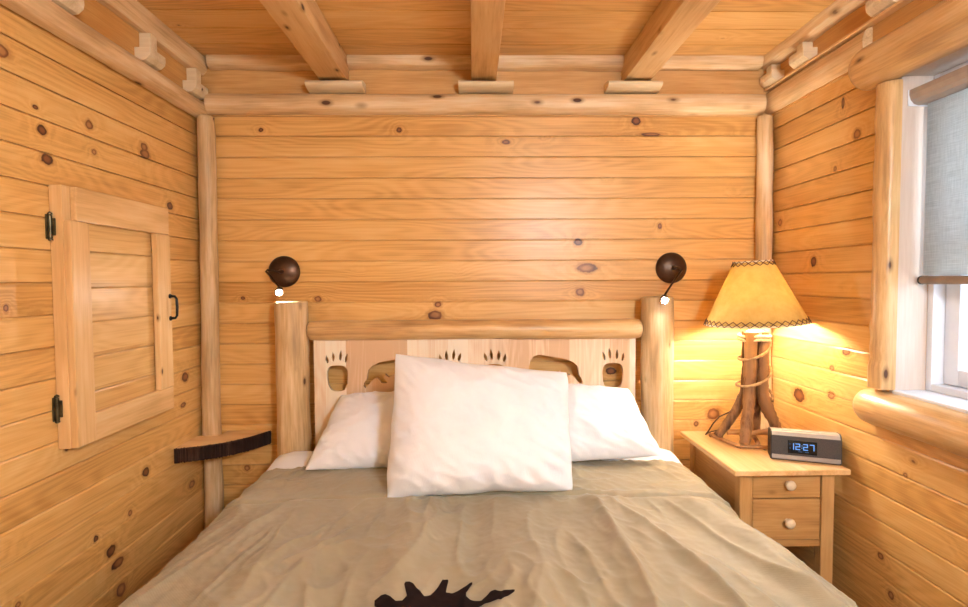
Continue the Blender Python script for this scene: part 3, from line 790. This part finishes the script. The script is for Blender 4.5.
def pillow(name, label, w, h, t, Mx, seed, sag=.0, group='white pillows on the bed', cn=((0, 0),)*4):
    bm = bmesh.new(); N, Mv = 84, 64
    def pt(u, v, side):
        e = (1-abs(u)**3.2)*(1-abs(v)**3.2)
        th = t/2*max(0, e)**.62*(1-sag*v)
        pin_x = 1-.02*(1-v*v)*abs(u)**3; pin_y = 1-.035*(1-u*u)*abs(v)**3
        x = w/2*u*pin_x*(1-.02*abs(v)**6); y = h/2*v*pin_y*(1-.02*abs(u)**6)
        if side:
            edge = 1-e
            rad = math.atan2(v, u)
            n1 = (wr(u*.9, v*.9, 1.5, seed, 2)-.5)*.012*e**.5
            n2 = (wr(u*w*1.2+.5*v, v*h*1.2, 7, seed+4, 3)-.35)*.011*min(1, e*3)*(.3+edge)
            n3 = math.sin(rad*26+4*mnoise.noise(Vector((u*2, v*2, seed))))*.0055*min(1, e*4)*edge**2
            n4 = .0014*mnoise.noise(Vector((u*9, v*7, seed+8)))*min(1, e*3)
            th += (n1+n2+n3+n4)
        th = max(th, .0035*(1 if side else -1)) if side else th
        a_, b_ = (u+1)/2, (v+1)/2
        for (cx_, cy_), wt in zip(cn, ((1-a_)*b_, a_*b_, a_*(1-b_), (1-a_)*(1-b_))): x += cx_*wt; y += cy_*wt   # corners TL TR BR BL
        x += .006*mnoise.noise(Vector((v*3, seed, u*.8))); y += .007*mnoise.noise(Vector((u*3, seed+5, v*.8)))
        return Vector((x, y, th if side else -th*.75))
    F = [[None]*(N+1) for _ in range(Mv+1)]; Bk = [[None]*(N+1) for _ in range(Mv+1)]
    for j in range(Mv+1):
        for i in range(N+1):
            u = math.sin((i/N-.5)*PI)*.35+(2*i/N-1)*.65; v = math.sin((j/Mv-.5)*PI)*.35+(2*j/Mv-1)*.65
            F[j][i] = bm.verts.new(Mx @ pt(u, v, 1))
            Bk[j][i] = F[j][i] if i in (0, N) or j in (0, Mv) else bm.verts.new(Mx @ pt(u, v, 0))
    for G_ in (F, Bk):
        for j in range(Mv):
            for i in range(N): bm.faces.new((G_[j][i], G_[j][i+1], G_[j+1][i+1], G_[j+1][i]))
    return tag(obj(name, bm, M['white'], None, 180), label, 'pillow', group)
def PM(loc, tilt, yaw=0, roll=0):
    return Matrix.Translation(loc) @ Matrix.Rotation(yaw, 4, 'Z') @ Matrix.Rotation(tilt, 4, 'X') @ Matrix.Rotation(roll, 4, 'Z')
pillow('pillow', 'white pillow leaning on the left half of the headboard, partly behind the front pillow', .66, .36, .16, PM((-.300, -.275, .755), R_(42), R_(-3), R_(2)), 3.1, cn=((.075, -.02), (0, 0), (0, 0), (0, 0)))
pillow('pillow', 'white pillow leaning on the right half of the headboard, partly behind the front pillow', .66, .37, .16, PM((.405, -.270, .762), R_(43), R_(2), R_(-1)), 8.7, cn=((0, 0), (-.085, -.02), (-.025, .035), (0, 0)))
pillow('pillow', 'white pillow standing in front at the middle of the bed', .63, .455, .20, PM((.016, -.57, .836), R_(66), R_(-1), R_(0)), 15.3, sag=.18, cn=((.015, .03), (-.005, -.045), (-.012, .015), (.012, -.01)))

# ------------------------------------------------------------------ nightstand
ns = thing('nightstand', 'pine nightstand with two drawers beside the bed', 'nightstand', (TX, -.34, 0))
NX0, NX1, NY0, NY1 = .912, 1.242, -.556, -.125
obj('top', box(.878, 1.274, -.590, -.1, TZ-.019, TZ, .003), M['plank_y'], ns)
for x0 in (NX0, NX1-.044):
    for y0_ in (NY0, NY1-.04): obj('leg', box(x0, x0+.044, y0_, y0_+.04, .001, TZ-.0195, .003), M['stand_z'], ns)
obj('side_panel', box(NX0+.008, NX0+.022, NY0+.0405, NY1-.0405, .40, TZ-.0195), M['stand_y'], ns)
obj('side_panel', box(NX1-.022, NX1-.008, NY0+.0405, NY1-.0405, .40, TZ-.0195), M['stand_y'], ns)
obj('back_panel', box(NX0+.0445, NX1-.0445, NY1-.025, NY1-.012, .40, TZ-.0195), M['stand_x'], ns)
obj('bottom_rail', box(NX0+.0445, NX1-.0445, NY0+.006, NY0+.026, .392, .416, .002), M['stand_x'], ns)
for z0_, z1_, kz in ((.565, TZ-.021, .616), (.418, .561, .484)):
    dr = obj('drawer', box(NX0+.0465, NX1-.0465, NY0+.004, NY0+.024, z0_, z1_, .003), M['stand_x'], ns)
    Mk = Matrix.Translation((TX-.004, NY0+.004, kz)) @ Matrix.Rotation(PI/2, 4, 'X')
    obj('knob', lathe(bmesh.new(), [(0, 0), (.009, 0), (.0075, .006), (.009, .011), (.0155, .016), (.0175, .021), (.016, .026), (.010, .030), (0, .0315)], 24, Mk), M['knob'], dr, 60)

# ------------------------------------------------------------------ table lamp
LX, LY = 1.107, -.27
lamp = thing('table_lamp', 'rustic stick lamp with lit parchment shade on the nightstand', 'lamp', (LX, LY, TZ))
zs0, zs1, rs0, rs1 = 1.153, 1.390, .185, .070
bm = bmesh.new(); n = 64
prof = [(rs0+(rs1-rs0)*i/10, zs0+(zs1-zs0)*i/10) for i in range(11)]
inner = [(r-.0022, z) for r, z in prof[::-1]]
lathe(bm, prof+inner+[prof[0]], n, Matrix.Translation((LX, LY, 0)))
shd = obj('shade', bm, M['shade'], lamp, 40)
for r, z in ((rs0, zs0-.002), (rs1, zs1+.001)):
    obj('shade_rim', tube(bmesh.new(), [(LX+r*math.cos(a), LY+r*math.sin(a), z) for a in [2*PI*k/64 for k in range(64)]], .0032, 8, closed=True), M['ivory'], shd, 60)
bm = bmesh.new()
for rr, zz, N, hgt, sg in ((rs0, zs0, 19, .021, 1), (rs1, zs1, 9, .019, -1)):
    slope = (rs0-rs1)/(zs1-zs0)
    for ph in (0, .5):
        pts = []
        for k in range(N*8):
            a = 2*PI*k/(N*8); q = (k/8+ph) % 1; tri = 1-abs(2*q-1); lf = hgt*tri
            if sg > 0: z = zz-.004+lf
            else: z = zz+.004-lf
            r = rr-slope*(z-zz)+.0022
            if sg < 0 and z > zs1: r = rs1+.002
            pts.append((LX+r*math.cos(a), LY+r*math.sin(a), z))
        tube(bm, pts, .0017, 5, closed=True)
obj('lacing', bm, M['lace'], shd, 60)
# the shade sits a little crooked on its harp
Mt = Matrix.Translation((LX, LY, 1.17)) @ Matrix.Rotation(R_(-3.2), 4, 'Y') @ Matrix.Translation((-LX, -LY, -1.17))
for so_ in [shd]+list(shd.children):
    L_ = wloc(so_); so_.data.transform(Matrix.Translation(-L_) @ Mt @ Matrix.Translation(L_))
# legs: straight bundle at the top, splayed feet
def leg(pts, r, seed):
    P = [Vector(p) for p in pts]; out = []
    for i in range(len(P)-1):                       # catmull-rom
        p0, p1, p2, p3 = P[max(i-1, 0)], P[i], P[i+1], P[min(i+2, len(P)-1)]
        for k in range(8):
            t = k/8; out.append(.5*((2*p1)+(p2-p0)*t+(2*p0-5*p1+4*p2-p3)*t*t+(3*p1-p0-3*p2+p3)*t**3))
    out.append(P[-1])
    rs = [r*(1-.22*k/len(out))*(1+.14*mnoise.noise(Vector((q.z*16, seed, 1)))) for k, q in enumerate(out)]
    return tube(bmesh.new(), out, rs, 14, True, .22*r, seed)
c = Vector((LX, LY, 0))
for k, (dx, dy, fx, fy, r) in enumerate(((-.026, -.018, -.074, -.075, .025), (.024, -.010, .118, .005, .0255), (-.018, .024, -.125, .04, .021), (.020, .028, .06, .095, .021))):
    P = [(LX+dx, LY+dy, 1.115), (LX+dx*1.0, LY+dy, .98), (LX+dx*1.05+fx*.06, LY+dy*1.05+fy*.06, .86), (LX+fx*.55+dx*.4, LY+fy*.55+dy*.4, .765), (LX+fx, LY+fy, TZ+.014)]
    obj('leg', leg(P, r, 5.0+k*2.7), M['stick'], lamp, 60)
# twig base frame
bp = [(-.135, .075), (-.095, -.075), (.03, -.10), (.15, -.03), (.10, .12), (-.05, .14)]
bm = bmesh.new()
for i in range(6):
    a, b_ = bp[i], bp[(i+1) % 6]; d = Vector((b_[0]-a[0], b_[1]-a[1], 0)).normalized()*.008
    tube(bm, [(LX+a[0]-d.x+(b_[0]-a[0]+2*d.x)*t/6, LY+a[1]-d.y+(b_[1]-a[1]+2*d.y)*t/6, TZ+.0085+.002*mnoise.noise(Vector((t, i, 0)))) for t in range(7)], .0075, 9, True, .002, i)
obj('base_frame', bm, M['twig'], lamp, 60)
for i, (a, b_, z) in enumerate((((-.10, .01), (.12, -.005), .036), ((-.03, -.09), (.04, .11), .024), ((-.08, -.055), (.12, .03), .046))):
    bm = tube(bmesh.new(), [(LX+a[0]+(b_[0]-a[0])*t/5, LY+a[1]+(b_[1]-a[1])*t/5, TZ+z) for t in range(6)], .0085, 10, True, .002, 20+i)
    obj('crossbar', bm, M['twig'], lamp, 60)
bm = bmesh.new()
for z, r in ((1.085, .0555), (1.099, .0565)):
    tube(bm, [(LX+r*1.02*math.cos(a), LY+r*.86*math.sin(a)+.004, z+.002*math.sin(a*3)) for a in [2*PI*k/36 for k in range(36)]], .0062, 9, closed=True)
obj('rope_binding', bm, M['rope'], lamp, 60)
bm = bmesh.new(); pts = []
for k in range(91):
    t = k/90; a = .2-2*PI*2.15*t; r = .0575+.012*t**2; pts.append((LX+r*math.cos(a), LY+r*.9*math.sin(a)+.004, 1.075-.225*t+.022*math.sin(a+.6)))
tube(bm, pts, [.0052*(1+.2*math.sin(k*.7)) for k in range(91)], 9)
obj('vine', bm, M['vine'], lamp, 60)
bm = lathe(bmesh.new(), [(0, 1.10), (.03, 1.10), (.032, 1.118), (.022, 1.124), (.0135, 1.126), (.0135, 1.165), (.017, 1.17), (.017, 1.20), (0, 1.20)], 20, Matrix.Translation((LX, LY, 0)))
obj('socket', bm, M['ivory'], lamp, 50)
bm = bmesh.new()
for a in (.3, .3+2*PI/3, .3+4*PI/3): tube(bm, [(LX+.017*math.cos(a), LY+.017*math.sin(a), 1.195), (LX+.05*math.cos(a), LY+.05*math.sin(a), 1.35), (LX+(rs1-.004)*math.cos(a), LY+(rs1-.004)*math.sin(a), zs1-.004)], .0016, 6)
obj('harp', bm, M['hinge'], lamp, 60)
bb = obj('bulb', lathe(bmesh.new(), [(0, 1.2005), (.013, 1.2005), (.015, 1.212), (.024, 1.232), (.0285, 1.252), (.026, 1.27), (.016, 1.284), (0, 1.289)], 24, Matrix.Translation((LX, LY, 0))), M['bulb'], lamp, 180)
bm = tube(bmesh.new(), [(LX-.055, LY+.035, .80), (LX-.085, LY+.045, .782), (LX-.112, LY+.055, .765), (LX-.132, LY+.066, .735), (LX-.145, LY+.08, .70), (LX-.15, LY+.095, TZ+.006), (LX-.12, LY+.13, TZ+.005), (LX-.07, LY+.16, TZ+.005), (LX-.05, LY+.178, TZ+.004), (LX-.045, -.085, TZ-.03), (LX-.045, -.08, .5)], .003, 8)
obj('power_cord', bm, M['cord'], lamp, 60)

# ------------------------------------------------------------------ clock radio (built about its own base, turned towards the bed)
ck = thing('clock_radio', 'dark grey clock radio reading 12:27 on the nightstand beside the lamp', 'clock radio', (1.183, -.472, TZ))
ck.rotation_euler = (0, 0, R_(-22))
W, D_, H = .220, .080, .102
bm = bmesh.new(); pr = [(-D_/2, .010), (-D_/2+.006, .001), (D_/2-.004, .001), (D_/2, .006), (D_/2, H-.018), (D_/2-.01, H-.004), (-D_/2+.028, H), (-D_/2+.014, H-.004), (-D_/2+.006, H-.016)]
def prism(bm, pr, x0, x1):
    A = [bm.verts.new((x0, y, z)) for y, z in pr]; B = [bm.verts.new((x1, y, z)) for y, z in pr]; n = len(pr)
    for i in range(n): bm.faces.new((A[i], A[(i+1) % n], B[(i+1) % n], B[i]))
    bm.faces.new(A[::-1]); bm.faces.new(B); return bm
prism(bm, pr, -W/2+.004, W/2-.004)
obj('body', bm, M['silver'], ck, None, True)
# front: tilts back slightly from the bottom strip
fy = -D_/2
def front(x0, x1, z0, z1, t0, t1):
    """slab lying on the clock's front face; t = thickness range out of the face"""
    sl = .006/(H-.026)
    bm = bmesh.new(); vs = []
    for t in (t0, t1):
        for x, z in ((x0, z0), (x1, z0), (x1, z1), (x0, z1)): vs.append(bm.verts.new((x, fy+max(0, (z-.010))*sl-t, z)))
    for f in ((0, 1, 2, 3), (7, 6, 5, 4), (0, 4, 5, 1), (1, 5, 6, 2), (2, 6, 7, 3), (3, 7, 4, 0)): bm.faces.new([vs[i] for i in f])
    return bm
obj('grille', front(-W/2+.003, W/2-.003, .021, H-.015, .0002, .0035), M['darkgrey'], ck, None, True)
for x0 in (-W/2, W/2-.0038): obj('side_cheek', prism(bmesh.new(), pr, x0, x0+.0038), M['rubber'], ck, None, True)
obj('button_strip', front(-W/2+.004, W/2-.004, .0065, .0205, .0002, .004), M['silver'], ck, None, True)
for k in range(14):
    x = -W/2+.016+k*(W-.032)/13
    obj('button', front(x-.0052, x+.0052, .0165, .0205, .0041, .0062), M['silver'], ck, None, True)
obj('base', box(-W/2+.002, W/2-.002, -D_/2+.002, D_/2-.002, .0005, .0009), M['rubber'], ck, None, True)
obj('snooze_bar', box(-.072, .045, -.016, .010, H-.0035, H+.0012, .001), M['silver'], ck, None, True)
sc_ = obj('screen', front(-.056, .034, .028, .073, .0036, .005), M['blackgloss'], ck, None, True)
SEG = {'1': 'bc', '2': 'abged', '7': 'abc'}
def digit(bm_, ch, x, z, w, h, t):
    pos = {'a': (x, x+w, z+h-t, z+h), 'g': (x, x+w, z+h/2-t/2, z+h/2+t/2), 'd': (x, x+w, z, z+t), 'b': (x+w-t, x+w, z+h/2, z+h), 'c': (x+w-t, x+w, z, z+h/2), 'e': (x, x+t, z, z+h/2), 'f': (x, x+t, z+h/2, z+h)}
    for s_ in SEG[ch]:
        f = front(*pos[s_], .0051, .0056)
        off = len(bm_.verts); vm = [bm_.verts.new(v.co) for v in f.verts]; f.verts.index_update()
        for fc_ in f.faces: bm_.faces.new([vm[v.index] for v in fc_.verts])
        f.free()
def addf(bm_, *a):
    f = front(*a); f.verts.index_update(); vm = [bm_.verts.new(v.co) for v in f.verts]
    for fc_ in f.faces: bm_.faces.new([vm[v.index] for v in fc_.verts])
    f.free()
bm = bmesh.new()
digit(bm, '1', -.047, .042, .010, .022, .0028); digit(bm, '2', -.0325, .042, .0145, .022, .0028)
digit(bm, '2', -.0085, .042, .0145, .022, .0028); digit(bm, '7', .0115, .042, .0145, .022, .0028)
for z in (.048, .056): addf(bm, -.0135, -.0113, z, z+.0022, .0051, .0056)
obj('digits', bm, M['digit'], sc_, None, True).location = (0, 0, 0)
for q in ((-.0525, -.0465, .060, .0615), (-.0505, -.0475, .045, .048), (-.024, -.012, .035, .0367), (-.003, .009, .035, .0367)):
    obj('icon', front(*q, .0051, .0056), M['digit_dim'], sc_, None, True)

# ------------------------------------------------------------------ added fill globe, unseen behind the camera, gives the main light
CX, CY = .68, -2.85
cl = thing('added_fill_light', 'added opal fill globe on a short stem, unseen behind the camera', 'added fill light', (CX, CY, ZC))
T_ = Matrix.Translation((CX, CY, 0))
obj('canopy', lathe(bmesh.new(), [(0, ZC-.0005), (.07, ZC-.0005), (.07, ZC-.02), (.012, ZC-.03), (.012, 1.955), (.05, 1.95), (.05, 1.932), (0, 1.932)], 32, T_), M['bronze'], cl, 40)
obj('fill_globe', lathe(bmesh.new(), [(0 if k in (0, 24) else .13*math.sin(PI*k/24), 1.80+.13*math.cos(PI*k/24)) for k in range(25)], 40, T_), M['opal'], cl, 180)

# ------------------------------------------------------------------ daylight, camera, colour
sc = bpy.context.scene
w = bpy.data.worlds.new('daylight'); sc.world = w; w.use_nodes = True
nt = w.node_tree; nt.nodes.clear(); g = G(nt)
tc = g.n('ShaderNodeTexCoord').outputs['Generated']
z_ = g.sep(tc)[2]
c_ = g.ramp(g.math('MULTIPLY_ADD', z_, .5, .5), [(.42, (.55, .62, .66)), (.52, (.70, .85, 1.0)), (.8, (.58, .78, 1.0))])
bg = g.n('ShaderNodeBackground'); g.put(bg.inputs[0], c_); bg.inputs[1].default_value = 2.4
o_ = g.n('ShaderNodeOutputWorld'); nt.links.new(bg.outputs[0], o_.inputs[0])

cam = bpy.data.cameras.new('camera'); co_ = bpy.data.objects.new('camera', cam); COL.objects.link(co_)
cam.sensor_width = 36; cam.lens = 36*540/968; cam.clip_start = .02
rt = Vector((.9998008, -.01910483, -.005776)); dn = Vector((-.00655495, -.04096464, -.9991391)); fw = Vector((.01885177, .99897793, -.04108171))
mw = Matrix.Identity(4)
for i in range(3): mw[i][0] = rt[i]; mw[i][1] = -dn[i]; mw[i][2] = -fw[i]
mw.translation = Vector((0, -2.37, 1.32)); co_.matrix_world = mw
sc.camera = co_
sc.view_settings.view_transform = 'Standard'; sc.view_settings.look = 'None'
sc.view_settings.exposure = 1.4; sc.view_settings.gamma = 1; sc.view_settings.use_curve_mapping = False
